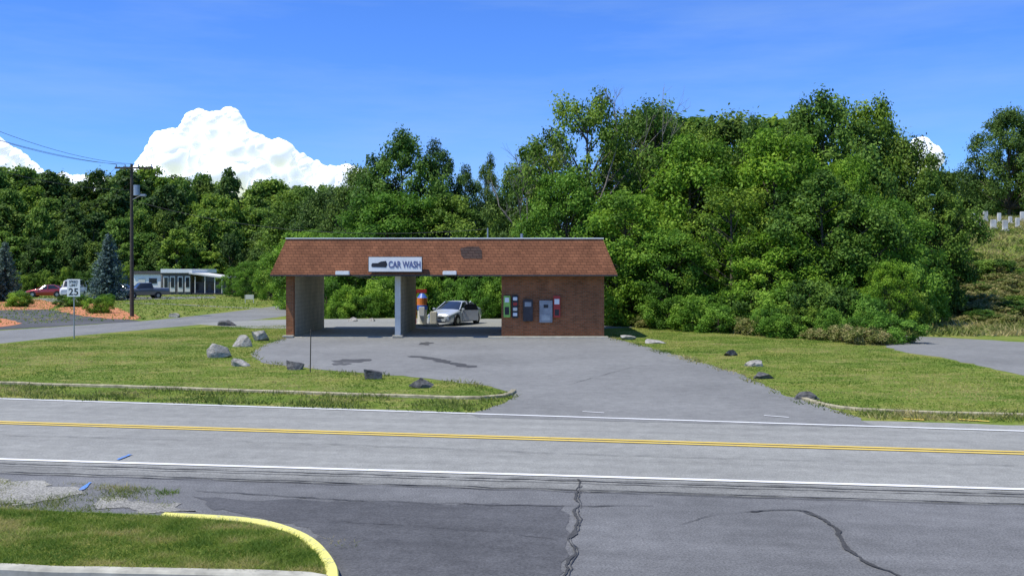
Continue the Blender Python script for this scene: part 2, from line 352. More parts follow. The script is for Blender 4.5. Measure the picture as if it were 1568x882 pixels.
grass('roadside_weeds',GL([(240,752),(275,754),(270,780),(245,780)]),2500,.06,.013,M['blade'],clump=-.1,lean=1)
grass('roadside_weeds',GL([(490,822),(545,830),(548,842),(505,836)],0),700,.03,.013,M['weed'],clump=.1,lean=1.4,tb=.8)
grass('meadow_grass',[(14,46.5),(45,46.5),(80,100),(30,100)],30,.30,.12,M['weed'],terr=True,lean=1.0,tb=.55)
grass('field_grass',GL([(-60,500),(240,489),(437,466),(437,445),(-60,445)]),6,.10,.14,M['blade'],lean=1.2)
# ---------------- trees
def unitv(n):
    v=rng.normal(size=(n,3));return v/np.linalg.norm(v,axis=1)[:,None]
def tree_mesh(name,H,R,base,nc,lp,ls,leaf,cr=(.16,.30),trunk=.26,sparse=0,power=.65,bark='bark'):
    q=Q();ph=rng.uniform(0,6.28,3)
    tp=np.array([[.25*math.sin(t*3+ph[0])*t*H*.06,.25*math.cos(t*2+ph[1])*t*H*.06,t*H*.85] for t in np.linspace(0,1,9)])
    q.tube(tp,trunk*(1-np.linspace(0,1,9)*.85),7)
    C=[];Rr=[]
    for i in range(nc):
        t=(i+.5)/nc;t=base+(1-base)*(t**.9)
        tt=(t-base)/(1-base)
        prof=max(.12,(math.sin(math.pi*min(1,max(0.04,.12+tt*.86)))**power))
        a=i*2.39996+rng.uniform(-.5,.5)
        lob=1+.22*math.sin(2*a+ph[1])+.15*math.sin(3*a+ph[2]+t*5)
        rad=R*prof*lob*rng.uniform(.3,1)**.45*rng.uniform(.85,1.12)
        C.append((math.cos(a)*rad,math.sin(a)*rad,t*H-.04*H+rng.uniform(-.04,.04)*H));Rr.append(R*rng.uniform(*cr))
    C=np.array(C);Rr=np.array(Rr)
    for i in range(0,nc,2):
        c=C[i];zb=max(.12*H,min(.8*H,c[2]-math.hypot(c[0],c[1])*.75));k=zb/(.85*H)
        b=np.array([np.interp(zb,tp[:,2],tp[:,0]),np.interp(zb,tp[:,2],tp[:,1]),zb])
        ts=np.linspace(0,1,5);mid=(b+c)/2+np.array([0,0,-.05*H])*rng.uniform(-.5,1)+rng.normal(0,.15,3)
        P=((1-ts)**2)[:,None]*b+(2*ts*(1-ts))[:,None]*mid+(ts**2)[:,None]*c
        q.tube(P,np.linspace(.10*(1-k*.5),.02,5)*trunk/.26,5)
    for i in range(nc):
        n=int(lp*(Rr[i]/(R*.23))**2*rng.uniform(.75,1.2))
        d=unitv(n);rr=rng.uniform(0,1,n)**.45*(1+.34*np.abs(rng.normal(0,1,n))*(rng.random(n)<.45))
        off=d*rr[:,None]*Rr[i]*np.array([1,1,.72]);off[:,2]-=.12*(off[:,0]**2+off[:,1]**2)/Rr[i]
        out=C[i]-np.array([0,0,H*.45]);out/=np.linalg.norm(out)+1e-6
        Nn=d*.6+out*.25+np.array([0,0,.45])+rng.normal(0,.6,(n,3));Nn/=np.linalg.norm(Nn,axis=1)[:,None]
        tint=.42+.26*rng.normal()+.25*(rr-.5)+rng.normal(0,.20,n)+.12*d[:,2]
        q.leaves(C[i]+off,Nn,ls,tint)
    return q.mesh(name,[M[bark],M[leaf]])
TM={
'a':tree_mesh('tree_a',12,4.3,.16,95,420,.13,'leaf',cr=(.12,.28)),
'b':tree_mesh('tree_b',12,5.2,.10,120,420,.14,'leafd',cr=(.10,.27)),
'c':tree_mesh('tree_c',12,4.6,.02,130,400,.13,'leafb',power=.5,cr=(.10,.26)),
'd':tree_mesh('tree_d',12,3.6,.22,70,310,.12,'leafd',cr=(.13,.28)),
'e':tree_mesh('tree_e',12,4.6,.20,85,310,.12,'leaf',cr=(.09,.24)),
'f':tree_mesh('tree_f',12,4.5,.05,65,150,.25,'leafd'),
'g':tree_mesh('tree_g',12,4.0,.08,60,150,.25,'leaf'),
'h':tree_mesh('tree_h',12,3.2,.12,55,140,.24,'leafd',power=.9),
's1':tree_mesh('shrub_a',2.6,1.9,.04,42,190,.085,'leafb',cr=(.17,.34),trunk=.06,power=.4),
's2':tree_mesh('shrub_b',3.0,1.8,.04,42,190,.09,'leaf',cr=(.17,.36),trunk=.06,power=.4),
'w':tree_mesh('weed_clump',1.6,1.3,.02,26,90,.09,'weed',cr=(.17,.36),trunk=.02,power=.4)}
BS={'s1':(2.6,1.9),'s2':(3.0,1.8),'w':(1.6,1.3),'a':(12,4.3),'b':(12,5.2),'c':(12,4.6),'d':(12,3.6),'e':(12,4.6),'f':(12,4.5),'g':(12,4.0),'h':(12,3.2)}
def plant(kind,px,d,top,wd=None,name='deciduous_tree',parent=None):
    x=PX(px,d);z=terrain(x,d);H=max(.4,CH+(HY-top)*d/F-z)
    base=BS[kind]
    sz=H/base[0];sx=sz if wd is None else (wd/F*d/2)/base[1]
    return obj(name,TM[kind],(x,d,z-.05),random.uniform(0,6.28),(sx,sx*random.uniform(.9,1.1),sz),parent)
# right-hand mass
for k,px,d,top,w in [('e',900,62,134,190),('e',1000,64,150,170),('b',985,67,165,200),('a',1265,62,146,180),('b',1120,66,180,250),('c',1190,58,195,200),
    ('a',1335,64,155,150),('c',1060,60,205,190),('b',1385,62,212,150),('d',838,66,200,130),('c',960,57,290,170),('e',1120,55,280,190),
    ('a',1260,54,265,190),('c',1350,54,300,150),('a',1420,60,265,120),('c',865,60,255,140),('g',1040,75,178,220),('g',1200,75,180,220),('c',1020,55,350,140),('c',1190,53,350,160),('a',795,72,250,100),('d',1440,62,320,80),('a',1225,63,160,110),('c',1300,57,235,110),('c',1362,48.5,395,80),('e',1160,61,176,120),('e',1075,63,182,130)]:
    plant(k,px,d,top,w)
# centre trees
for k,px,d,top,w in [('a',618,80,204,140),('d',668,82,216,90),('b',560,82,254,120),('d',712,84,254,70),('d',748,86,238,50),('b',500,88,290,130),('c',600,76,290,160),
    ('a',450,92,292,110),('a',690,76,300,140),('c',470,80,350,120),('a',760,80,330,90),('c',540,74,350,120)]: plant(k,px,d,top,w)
plant('b',1545,106,168,120);plant('a',1610,106,165,130);plant('d',1475,125,262,90);plant('g',1440,128,262,110);plant('h',1508,130,272,70);plant('h',1530,128,290,60)
for px in (1460,1490,1515,1545,1575): plant(random.choice('fg'),px,122+random.uniform(-4,4),random.uniform(296,312),50)
# shrubs in front of tree mass / behind building
sh=empty('undergrowth_shrubs')
i=0
for px,d,top,w in [(935,57,440,60),(975,57,425,80),(1020,57,455,70),(1060,55,430,90),(1110,52,450,80),(1150,50.5,445,90),(1200,49,440,100),(1240,47.5,430,90),(1290,46.5,440,90),(1330,45,455,70),(1350,43.6,478,44),(1180,47,470,54),(1270,44.8,474,54),(1310,44,484,44),(1230,46,470,56),(1000,54,470,50),(1120,50,470,46),(1380,50,440,80),(1415,55,430,70),(1370,52,400,90),(1085,51,478,40),(955,55,478,40),(1440,62,420,60)]:
    plant(random.choice(['s1','s1','s2']),px,d,top,w,f'shrub_{i}',sh);i+=1
for px,d in [(1135,48.6),(1160,47.4),(1205,45.6),(1250,44.3),(1290,42.9),(1325,41.8),(1345,41.6),(1060,51),(1025,52.5),(985,54),(1365,42.5),(1100,49.8)]:
    s=random.uniform(.35,.75);x=PX(px,d);obj(f'shrub_{i}',TM[random.choice(['w','s1'])],(x,d,0),random.uniform(0,6),(s,s,s*random.uniform(.6,1)),sh);i+=1
hd=empty('hedge_shrubs')
for px,d,top,w in [(500,68,430,60),(540,66,440,60),(585,67,425,70),(630,69,420,60),(665,70,425,60),(700,69,430,60),(735,66,425,60),(765,66,430,60),(560,65,452,50),(610,66,450,60),(740,64,455,40),(470,70,440,60),(515,64,462,40),(800,66,420,60)]:
    plant('s1',px,d,top,w,f'shrub_{i}',hd);i+=1
wh=empty('hillside_weeds')
for _ in range(90):
    px=random.uniform(1425,1660);d=random.uniform(56,76);x=PX(px,d);s=random.uniform(.3,.9)
    obj(f'weed_{_}',TM[random.choice('www')] if random.random()<.8 else TM['s2'],(x,d,terrain(x,d)-.1),random.uniform(0,6),(s*1.2,s*1.2,s*.6),wh)
for px,py,w in [(30,470,40),(98,470,26),(120,470,30),(152,480,36),(163,464,26)]:
    X,d=G(px,py);o=obj('round_shrub',TM['s2'] if px==98 else TM['s1'],(X,d,0),random.uniform(0,6),(w/F*d/2/1.9,)*2+(.44*w/36,))
# distant forest
df=empty('distant_treeline');i=0
def topl(px):
    return np.interp(px,[-150,0,60,120,170,215,260,300,350,400,450,500,530,620,760],[255,258,262,275,265,262,258,268,266,276,280,285,290,300,300])
for row,(d,dy,st) in enumerate([(162,60,38),(178,30,36),(200,0,34),(245,2,40)]):
    px=-140+row*9
    while px<(560 if row<3 else 900):
        t=topl(px)+dy+random.uniform(-10,16)
        plant(random.choice('fggh'),px+random.uniform(-8,8),d+random.uniform(-7,7),t,random.uniform(50,90),f'tree_{i}',df);i+=1
        px+=st*random.uniform(.7,1.2)
px=-140
while px<440:
    plant(random.choice('fg'),px,random.uniform(149,154),random.uniform(350,385),random.uniform(45,75),f'tree_{i}',df);i+=1;px+=random.uniform(22,34)
px=-140
while px<440:
    o=plant('s2',px,random.uniform(144,146),random.uniform(405,425),random.uniform(20,34),f'tree_{i}',df);i+=1;px+=random.uniform(12,20)
for px,d,top,w in [(358,118,408,36),(385,112,398,44),(415,105,385,50),(437,98,380,50)]: plant('c',px,d,top,w)
# spruces
def spruce_mesh():
    q=Q();H=6.;q.tube([[0,0,z] for z in np.linspace(0,H,6)],np.linspace(.14,.02,6),6)
    for L in range(26):
        z=.3+L*(H-.4)/26;r=(1-z/H)**.85*2.0+.08;nb=int(7+r*5)
        for j in range(nb):
            a=j/nb*6.283+rng.uniform(-.3,.3);rr=r*rng.uniform(.7,1.15);n=int(26*rr+8);t=rng.uniform(.1,1,n)
            C=np.stack([np.cos(a)*rr*t,np.sin(a)*rr*t,z-.25*rr*t+.15*rr*t**2],1)+rng.normal(0,.06,(n,3))
            Nn=unitv(n)*.6+np.array([0,0,.7]);Nn/=np.linalg.norm(Nn,axis=1)[:,None]
            q.leaves(C,Nn,.11,.3+.4*t+rng.normal(0,.15,n),asp=.4)
    return q.mesh('spruce',[M['bark'],M['spruce']])
sm=spruce_mesh()
for px,d,top,w in [(166,104,355,76),(8,100,368,62),(-30,98,362,60)]:
    H=CH+(HY-top)*d/F;s=H/6;obj('spruce_tree',sm,(PX(px,d),d,0),random.random()*6,(w/F*d/4,)*2+(s,))
# bare branches
def dead(name,px,d,top,seed):
    r=random.Random(seed);q=Q();x=PX(px,d);z0=terrain(x,d);H=CH+(HY-top)*d/F-z0
    def br(p,dr,L,rad,dep):
        P=[p];dd=dr.copy()
        for i in range(5):
            dd=(dd+Vector((r.gauss(0,.13),r.gauss(0,.13),r.gauss(.04,.08)))).normalized();P.append(P[-1]+dd*L/5)
        q.tube([tuple(a) for a in P],np.linspace(rad,rad*.5,6),5)
        if dep:
            for k in range(r.randint(3,4)):
                i=r.randint(2,5);v=(dd+Vector((r.gauss(0,.6),r.gauss(0,.6),r.gauss(.1,.3)))).normalized();br(P[i],v,L*r.uniform(.45,.65),rad*.5,dep-1)
    br(Vector((0,0,0)),Vector((0,0,1)),H*.55,.14,4)
    me=q.mesh(name,[M['deadbark']]);zm=max(v.co.z for v in me.vertices)
    obj(name,me,(x,d,z0),0,(.8,.8,H/zm))
dead('bare_tree',885,60,120,3);dead('bare_tree',955,62,124,8);dead('bare_tree',812,64,215,15)
# ---------------- gravestones
gs=empty('cemetery_gravestones')
for k,(px,dd) in enumerate([(1490,90),(1498,88),(1509,93),(1521,88),(1530,92),(1539,87),(1547,91),(1558,88),(1566,93),(1582,88)]):
    d=dd+random.uniform(-1,1);x=PX(px,d);z=terrain(x,d);h=random.uniform(.65,1.05);w=random.uniform(.3,.55)
    box(f'gravestone_{k}',x-w/2,x+w/2,d-.1,d+.1,z-.1,z+h,M['stone'],gs,.04);box(f'plinth_{k}',x-w*.65,x+w*.65,d-.2,d+.2,z-.1,z+.12,M['stone'],gs,.02)
# ---------------- car wash
cw=empty('car_wash_building')
Y0=45.6;Y1=53.2;ZT=2.9;XL=-10.5;XR=4.29
box('wall_left',XL,XL+.3,Y0+.3,Y1,0,ZT,M['blockw'],cw)
box('pillar_left',XL-.02,XL+.33,Y0,Y0+.3,0,ZT,M['brick'],cw)
box('brick_skin_left',XL-.08,XL-.003,Y0+.303,Y1,0,ZT,M['brick'],cw)
box('divider',-5.42,-5.22,Y0+.1,Y1,0,ZT,M['blockw'],cw)
box('divider_post',-5.45,-5.19,Y0,Y0+.1,0,ZT,M['offw'],cw)
box('equipment_room',-.49,XR,Y0,Y1,0,ZT,M['brick'],cw)
box('bay_floor',XL+.33,-.493,Y0-.3,Y1+.2,0,.03,M['concrete'],cw)
box('apron_kerb',-1.1,XR+.15,Y0-.5,Y0-.003,0,.07,M['concrete'],cw,.01)
for x in (XL-.02,-5.45): box('bay_kerb',x-.1,x+.4,Y0-.35,Y0-.003,.035,.12,M['concrete'],cw,.02)
box('ceiling',XL,XR,Y0,Y1,ZT+.003,ZT+.08,M['offw'],cw)
ex0,ex1,ey0,ey1=-11.12,4.85,45.0,53.8;ix=.62;tz=4.59;ez=2.93
V=[(ex0,ey0,ez),(ex1,ey0,ez),(ex1,ey1,ez),(ex0,ey1,ez),(ex0+ix,ey0+ix,tz),(ex1-ix,ey0+ix,tz),(ex1-ix,ey1-ix,tz),(ex0+ix,ey1-ix,tz)]
pyd('mansard_roof',V,[(0,1,5,4),(1,2,6,5),(2,3,7,6),(3,0,4,7)],M['shingle'],parent=cw)
for n,a in (('f',(ex0,ex1,ey0,Y0-.003)),('b',(ex0,ex1,Y1+.003,ey1)),('l',(ex0,XL-.083,Y0,Y1)),('r',(XR+.003,ex1,Y0,Y1))):
    box('soffit_'+n,*a,ez-.07,ez-.003,M['darkroof'],cw)
box('roof_deck',ex0+ix,ex1-ix,ey0+ix,ey1-ix,tz-.1,tz+.0,M['darkroof'],cw)
for n,a in (('f',(ex0+ix-.04,ex1-ix+.04,ey0+ix-.05,ey0+ix+.06)),('b',(ex0+ix-.04,ex1-ix+.04,ey1-ix-.06,ey1-ix+.05)),):
    box('coping_'+n,*a,tz+.003,tz+.05,M['signw'],cw)
for n,a in (('l',(ex0+ix-.05,ex0+ix+.06,ey0+ix+.065,ey1-ix-.065)),('r',(ex1-ix-.06,ex1-ix+.05,ey0+ix+.065,ey1-ix-.065))): box('coping_'+n,*a,tz+.003,tz+.05,M['signw'],cw)
def onroof(px,py,off=.012):
    k=ix/(tz-ez);y=ey0
    for _ in range(20):
        z=CH-(py-HY)*y/F;y=ey0+(z-ez)*k
    return (PX(px,y),y-off,z+off*.3)
P=[onroof(*p) for p in ((705,380),(717,378),(733,378),(738,384),(738,396),(710,396),(706,391))]
pyd('roof_repair',P,[tuple(range(len(P)))[::-1]],M['shpatch'],parent=cw)
sx0,sx1=PX(565,44.9),PX(646,44.9);sz0,sz1=CH-(416-HY)*44.9/F,CH+(HY-394)*44.9/F
sg=cw
box('sign_frame',sx0-.03,sx1+.03,44.86,44.98,sz0-.03,sz1+.03,M['darkroof'],sg,.01)
box('sign_panel',sx0,sx1,44.82,44.857,sz0,sz1,M['signw'],sg,.005)
for a in (sx0+.3,sx1-.3): box('sign_bracket',a-.03,a+.03,44.98,45.6,sz1-.2,sz1-.14,M['metal'],sg)
def text(s,x,y,z,size,mat,parent,name,width=None,off=.0):
    c=bpy.data.curves.new(name,'FONT');c.body=s;c.size=size;c.align_x='CENTER';c.align_y='CENTER';c.extrude=.003;c.offset=off;c.materials.append(mat)
    o=bpy.data.objects.new(name,c);o.location=(x,y,z);o.rotation_euler=(math.radians(90),0,0);link(o,parent)
    if width:
        bpy.context.view_layer.update();o.scale=(width/o.dimensions.x,1,1)
    return o
M['ink']=plain('sign_ink',(.10,.12,.26),.6)
text('CAR WASH',PX(619.5,44.8),44.81,(sz0+sz1)/2-.02,.42,M['ink'],sg,'sign_text',1.46,.011)
xa=PX(569,44.8);zc=(sz0+sz1)/2
V=[(xa,zc-.12),(xa+.66,zc-.14),(xa+.72,zc),(xa+.66,zc+.16),(xa+.42,zc+.13),(xa+.28,zc+.06),(xa+.03,zc+.06),(xa-.02,zc-.02)]
pyd('sign_logo',[(a,44.812,b) for a,b in V],[tuple(range(8))],M['black'],parent=sg)
for a,b in ((514,535),(678,699)):
    box('soffit_light',PX(a,44.8),PX(b,44.8),44.7,44.99,2.92,3.1,M['signw'],cw,.02)
def wallitem(n,a,b,t,bt,mat,th=.12,par=cw,bev=.015):
    y=Y0-th;return box(n,PX(a,y),PX(b,y),y,Y0-.003,CH-(bt-HY)*y/F,CH-(t-HY)*y/F,mat,par,bev)
wallitem('green_vending_box',771,781.5,453,486,M['green'],.16);wallitem('product_display',784,793.5,452,487,M['black'],.1)
for k in range(4): wallitem(f'product_{k}',785.5,792,455+k*8,460+k*8,[M['signw'],M['red'],M['offw'],M['signw']][k],.125)
wallitem('green_slot',773,779.5,470,482,M['black'],.165,bev=0);wallitem('green_label',773,779.5,456,463,M['signw'],.165,bev=0)
wallitem('coin_box',801,816,459,492,M['darkroof'],.14);wallitem('coin_plate',803,814,462,470,M['steel'],.15)
wallitem('change_machine',826,846,460,494,M['steel'],.12);wallitem('change_slot',832,840,466,472,M['black'],.13);wallitem('lower_slot',829,843,482,491,M['metal'],.128)
wallitem('red_vending_box',847.5,858,453,486,M['red'],.16);wallitem('red_label',849,856.5,458,466,M['signw'],.165,bev=0);wallitem('red_slot',849.5,856,474,483,M['black'],.165,bev=0)
cyl('service_mast',(-1.3,52.5,4.5),(-1.3,52.5,5.4),.04,.04,M['metal'],cw)
cyl('roof_vent',(.5,50,4.5),(.5,50,5.0),.07,.07,M['metal'],cw)
cyl('wash_boom',(-7.8,49,2.8),(-6.6,48.3,2.7),.025,.025,M['metal'],cw);cyl('wash_hose',(-5.55,49.5,2.6),(-5.6,49.5,.6),.03,.03,M['black'],cw)
# vacuum
vc=empty('vacuum_station');vx,vy=PX(646,54.5),54.7
box('island',vx-.9,vx+.9,vy-.6,vy+.6,0,.16,M['concrete'],vc,.03)
cyl('canister',(vx,vy,.16),(vx,vy,.95),.26,.26,M['offw'],vc);cyl('band',(vx,vy,.95),(vx,vy,1.2),.29,.29,M['vblue'],vc);cyl('body',(vx,vy,1.2),(vx,vy,1.6),.29,.29,M['orange'],vc);cyl('dome',(vx,vy,1.6),(vx,vy,1.85),.29,.12,M['vblue'],vc)
box('coin_panel',vx-.16,vx+.16,vy-.36,vy-.24,.6,1.1,M['signw'],vc,.02);box('top_sign',vx-.32,vx+.26,vy-.05,vy+.05,1.86,2.08,M['red'],vc,.02)
cyl('post',(vx-.38,vy,.16),(vx-.38,vy,2.0),.06,.06,M['red'],vc)
q=Q();q.tube([(vx+.25+.3*math.sin(t*3.14),vy-.1,1.4-1.1*math.sin(t*3.14)) for t in np.linspace(0,1,14)],np.full(14,.035),8);obj('hose',q.mesh('hose',[M['black']]),parent=vc)
box('trash_bin',vx+.45,vx+.85,vy-.3,vy+.1,.16,.85,M['offw'],vc,.04)
# ---------------- cars
def carpaint(name,c,metal=.3):
    m,nt,b=newmat(name);b.inputs['Metallic'].default_value=metal;b.inputs['Roughness'].default_value=.3;b.inputs['Coat Weight'].default_value=.6
    v=coords(nt);f=noisen(nt,v,4,3);nt.links.new(ramp(nt,f,[(.3,tuple(x*.93 for x in c)),(.7,c)]),b.inputs['Base Color']);return m
mg,nt_,b_=newmat('car_glass');b_.inputs['Base Color'].default_value=(.02,.025,.03,1);b_.inputs['Roughness'].default_value=.08
ml,nt_,b_=newmat('headlight');b_.inputs['Base Color'].default_value=(.7,.72,.75,1);b_.inputs['Roughness'].default_value=.1
def car(name,loc,ang,paint,kind='sedan',door=False,s=1):
    p=empty(name)
    if kind=='sedan': st=[(2.25,.32,.55,.58,.50,.45),(2.17,.2,.64,.70,.72,.62),(1.95,.18,.70,.76,.82,.70),(1.4,.18,.80,.87,.87,.74),(.95,.18,.87,.95,.885,.76),(.15,.18,.91,1.40,.89,.58),(-.45,.18,.93,1.44,.89,.60),(-1.0,.18,.95,1.39,.89,.58),(-1.65,.2,.97,1.04,.87,.72),(-2.1,.25,.95,1.0,.82,.66),(-2.25,.4,.75,.8,.74,.6)]
    elif kind=='pickup': st=[(2.6,.45,.85,.9,.75,.6),(2.5,.35,.98,1.04,.9,.75),(1.5,.35,1.05,1.12,.95,.8),(1.0,.35,1.1,1.18,.95,.8),(.5,.35,1.12,1.72,.95,.7),(-.7,.35,1.12,1.74,.95,.7),(-.9,.35,1.12,1.16,.95,.8),(-2.5,.4,1.1,1.14,.95,.8),(-2.6,.5,1.05,1.1,.9,.75)]
    else: st=[(2.45,.4,.8,.85,.7,.6),(2.35,.25,1.0,1.08,.88,.75),(1.6,.25,1.08,1.18,.93,.8),(1.1,.25,1.15,1.9,.95,.75),(.2,.25,1.15,2.0,.95,.78),(-1.0,.25,1.15,2.0,.95,.78),(-2.2,.25,1.15,1.95,.95,.78),(-2.45,.35,1.1,1.8,.93,.75)]
    V=[];n=len(st)
    for x,zl,zb,zt,w,wr in st:
        zm=(zl*.55+zb*.45)
        h=[(w*.92,zl),(w,zl+.12),(w*1.025,zm+.08),(w*.99,zb),(wr,zt),(wr*.5,zt+.03)]
        V+=[(x,-a,b) for a,b in h]+[(x,a,b) for a,b in h[::-1]]
    k=12;Fs=[];mi=[]
    for i in range(n-1):
        cab0=st[i][3]-st[i][2]>.2;cab1=st[i+1][3]-st[i+1][2]>.2
        for j in range(k):
            jj=(j+1)%k;Fs.append((i*k+j,i*k+jj,(i+1)*k+jj,(i+1)*k+j))
            side=j in(3,7);top=j in(4,5,6)
            mi.append(1 if ((side and(cab0 or cab1)) or (top and (cab0!=cab1))) else 0)
    Fs+=[tuple(range(k)),tuple(range((n-1)*k,n*k))[::-1]];mi+=[0,0]
    o=pyd('body',V,Fs,[paint,mg],mi,p,True)
    bv=o.modifiers.new('b','BEVEL');bv.width=.03;bv.segments=2;bv.limit_method='ANGLE';bv.angle_limit=.5
    W=st[4][4];f0=st[1][0];zs=1 if kind=='sedan' else 1.35
    for x in (1.38,-1.35):
        for sgn in (-1,1):
            y=sgn*W
            cyl('wheel_arch',(x,y*.9,.34),(x,y*1.025,.34),.39,.39,M['black'],p,20)
            cyl('tyre',(x,y*.82,.32),(x,y*1.04,.32),.32,.32,M['rubber'],p,24);cyl('rim',(x,y*.9,.32),(x,y*1.05,.32),.2,.18,M['metal'],p,12)
    for sgn in (-1,1):
        box('headlight',f0-.18,f0+.05,sgn*.62-.15,sgn*.62+.15,.54*zs,.67*zs,ml,p,.04);box('mirror',.75,.9,sgn*1.0-.09,sgn*1.0+.09,.92*zs,1.05*zs,paint,p,.03)
        box('taillight',-2.27,-2.1,sgn*.6-.14,sgn*.6+.14,.7,.85,M['red'],p,.03)
        if kind=='sedan':
            cyl('b_pillar',(-.3,sgn*.895,.93*zs),(-.3,sgn*.62,1.42),.035,.035,paint,p,6)
            cyl('a_pillar',(.92,sgn*.8,.95),(.15,sgn*.59,1.41),.035,.035,paint,p,6);cyl('c_pillar',(-1.6,sgn*.78,1.03),(-1.0,sgn*.59,1.4),.05,.05,paint,p,6)
    box('grille',f0-.02,f0+.09,-.42,.42,.46*zs,.57*zs,M['black'],p,.02);box('bumper_intake',f0-.05,f0+.07,-.55,.55,.26,.36,M['black'],p,.02);box('plate',f0+.07,f0+.1,-.16,.16,.37,.45,M['signw'],p)
    if door:
        d=Vector((-.62,.78,0));h=Vector((.75,.9,0));a=h;b=h+d*1.0
        for nme,z0,z1,mt in (('door',.3,.93,paint),('door_window',.93,1.3,mg)):
            nn=Vector((-d.y,d.x,0))*.04;bb=b if nme=='door' else h+d*.85;aa=a if nme=='door' else h+d*.2
            V=[a+nn,b+nn,b-nn,a-nn];VV=[(v.x,v.y,z0) for v in V]+[(v.x,v.y,z1) for v in (aa+nn,bb+nn,bb-nn,aa-nn)]
            pyd(nme,VV,[(0,1,2,3)[::-1],(4,5,6,7),(0,1,5,4),(1,2,6,5),(2,3,7,6),(3,0,4,7)],mt,parent=p)
    p.location=loc;p.rotation_euler=(0,0,ang);p.scale=(s,s,s);return p
car('parked_car',(PX(696,56.6),56.8,.01),math.atan2(-.92,-.40),carpaint('silver_paint',(.62,.67,.70)),door=True,s=.93)
X,d=G(72,455);car('parked_car',(X,d,.02),math.radians(190),carpaint('red_car_paint',(.45,.05,.04)))
X,d=G(112,455);car('parked_van',(X,d,.02),math.radians(-80),carpaint('white_car_paint',(.8,.8,.8),0),'van')
X,d=G(220,457);car('parked_pickup',(X,d,.02),math.radians(215),carpaint('grey_paint',(.16,.165,.17)),'pickup')
X,d=G(182,453);car('parked_car',(X,d,.02),math.radians(170),carpaint('dark_paint',(.05,.05,.06)))
# ---------------- houses
mh=empty('mobile_home');d=128
def hb(n,a,b,t,bt,dd,dp,m,p): return box(n,PX(a,dd),PX(b,dd),dd,dd+dp,max(-.02,CH-(bt-HY)*dd/F),CH-(t-HY)*dd/F,m,p)
hb('walls',248,292,418,453,d,10,M['brownwall'],mh);hb('roof',246,294,412,417.9,d-.3,10.6,M['signw'],mh)
for a in (250,260,272,283): hb('window',a,a+8,423,447,d-.06,.05,M['offw'],mh)
for a in (251.5,261.5,273.5,284.5): hb('window_glass',a,a+5,425,440,d-.1,.03,mg,mh)
hb('porch_wall',294,334,432,453,d+1,4,M['brownwall'],mh)
for a in (298,312,324): hb('porch_window',a,a+6,434,444,d+.95,.04,mg,mh)
x0,x1=PX(291,d),PX(344,d);zt=CH-(416-HY)*d/F;z2=CH-(424-HY)*d/F
pyd('porch_roof',[(x0,d-.5,zt-.1),(x1,d-.5,z2),(x1,d+6,z2),(x0,d+6,zt-.1),(x0,d-.5,zt-.3),(x1,d-.5,z2-.2),(x1,d+6,z2-.2),(x0,d+6,zt-.3)],[(0,1,2,3),(4,7,6,5),(0,4,5,1),(1,5,6,2)],M['offw'],parent=mh)
for a in (300,315,330,341): cyl('porch_post',(PX(a,d),d-.3,0),(PX(a,d),d-.3,z2),.06,.06,M['offw'],mh)
hb('porch_deck',294,342,449,454,d-.6,3,M['darkroof'],mh)
gr=empty('white_trailer');hb('body',203,246,420,449,131,3,M['signw'],gr);hb('door',212,222,426,447,130.95,.04,M['offw'],gr);hb('roof',202,247,415,419.9,130.8,3.4,M['brownwall'],gr)
hb('window',228,240,426,434,130.95,.04,mg,gr)
for a in (215,236): cyl('wheel',(PX(a,130.8),130.7,.4),(PX(a,130.8),131,.4),.4,.4,M['rubber'],gr)
# ---------------- utility pole
up=empty('utility_pole');d=66.4;ux=PX(202,d)
cyl('pole',(ux,d,0),(ux-.02,d,10.35),.14,.09,M['wood'],up)
box('crossarm',ux-1.1,ux+1.5,d-.2,d-.1,10.0,10.12,M['wood'],up,.01)
for a in (-1.0,-.4,.5,1.4): cyl('insulator',(ux+a,d-.15,10.12),(ux+a,d-.15,10.3),.05,.03,M['metal'],up)
cyl('transformer',(ux+.35,d-.1,8.2),(ux+.35,d-.1,8.9),.2,.2,M['metal'],up);cyl('lamp_arm',(ux,d,7.9),(ux+.9,d-.6,8.2),.03,.03,M['metal'],up);box('lamp_head',ux+.8,ux+1.2,d-.75,d-.5,8.1,8.25,M['metal'],up,.04)
wr=empty('power_lines')
def wire(n,a,b,sag):
    a=Vector(a);b=Vector(b);q=Q();P=[tuple(a.lerp(b,t)-Vector((0,0,sag*4*t*(1-t)))) for t in np.linspace(0,1,24)]
    q.tube(P,np.full(24,.011),4);obj(n,q.mesh(n,[M['wire']]),parent=wr)
for k,(a,sg_) in enumerate(((-1.0,.8),(-.4,1.1),(1.2,1.3))): wire(f'wire_{k}',(ux+a,d-.15,10.3),(-24+a,28,10.8+.2*k),sg_)
wire('wire_3',(ux,d,8.6),(-23.5,28,9.2),1);wire('wire_4',(ux+1.2,d,10.2),(-60,135,11),.6);wire('wire_5',(ux,d,7.9),(-1.3,52.5,5.35),1.0);wire('wire_6',(ux-1,d,10.2),(-63,135,11),.6)
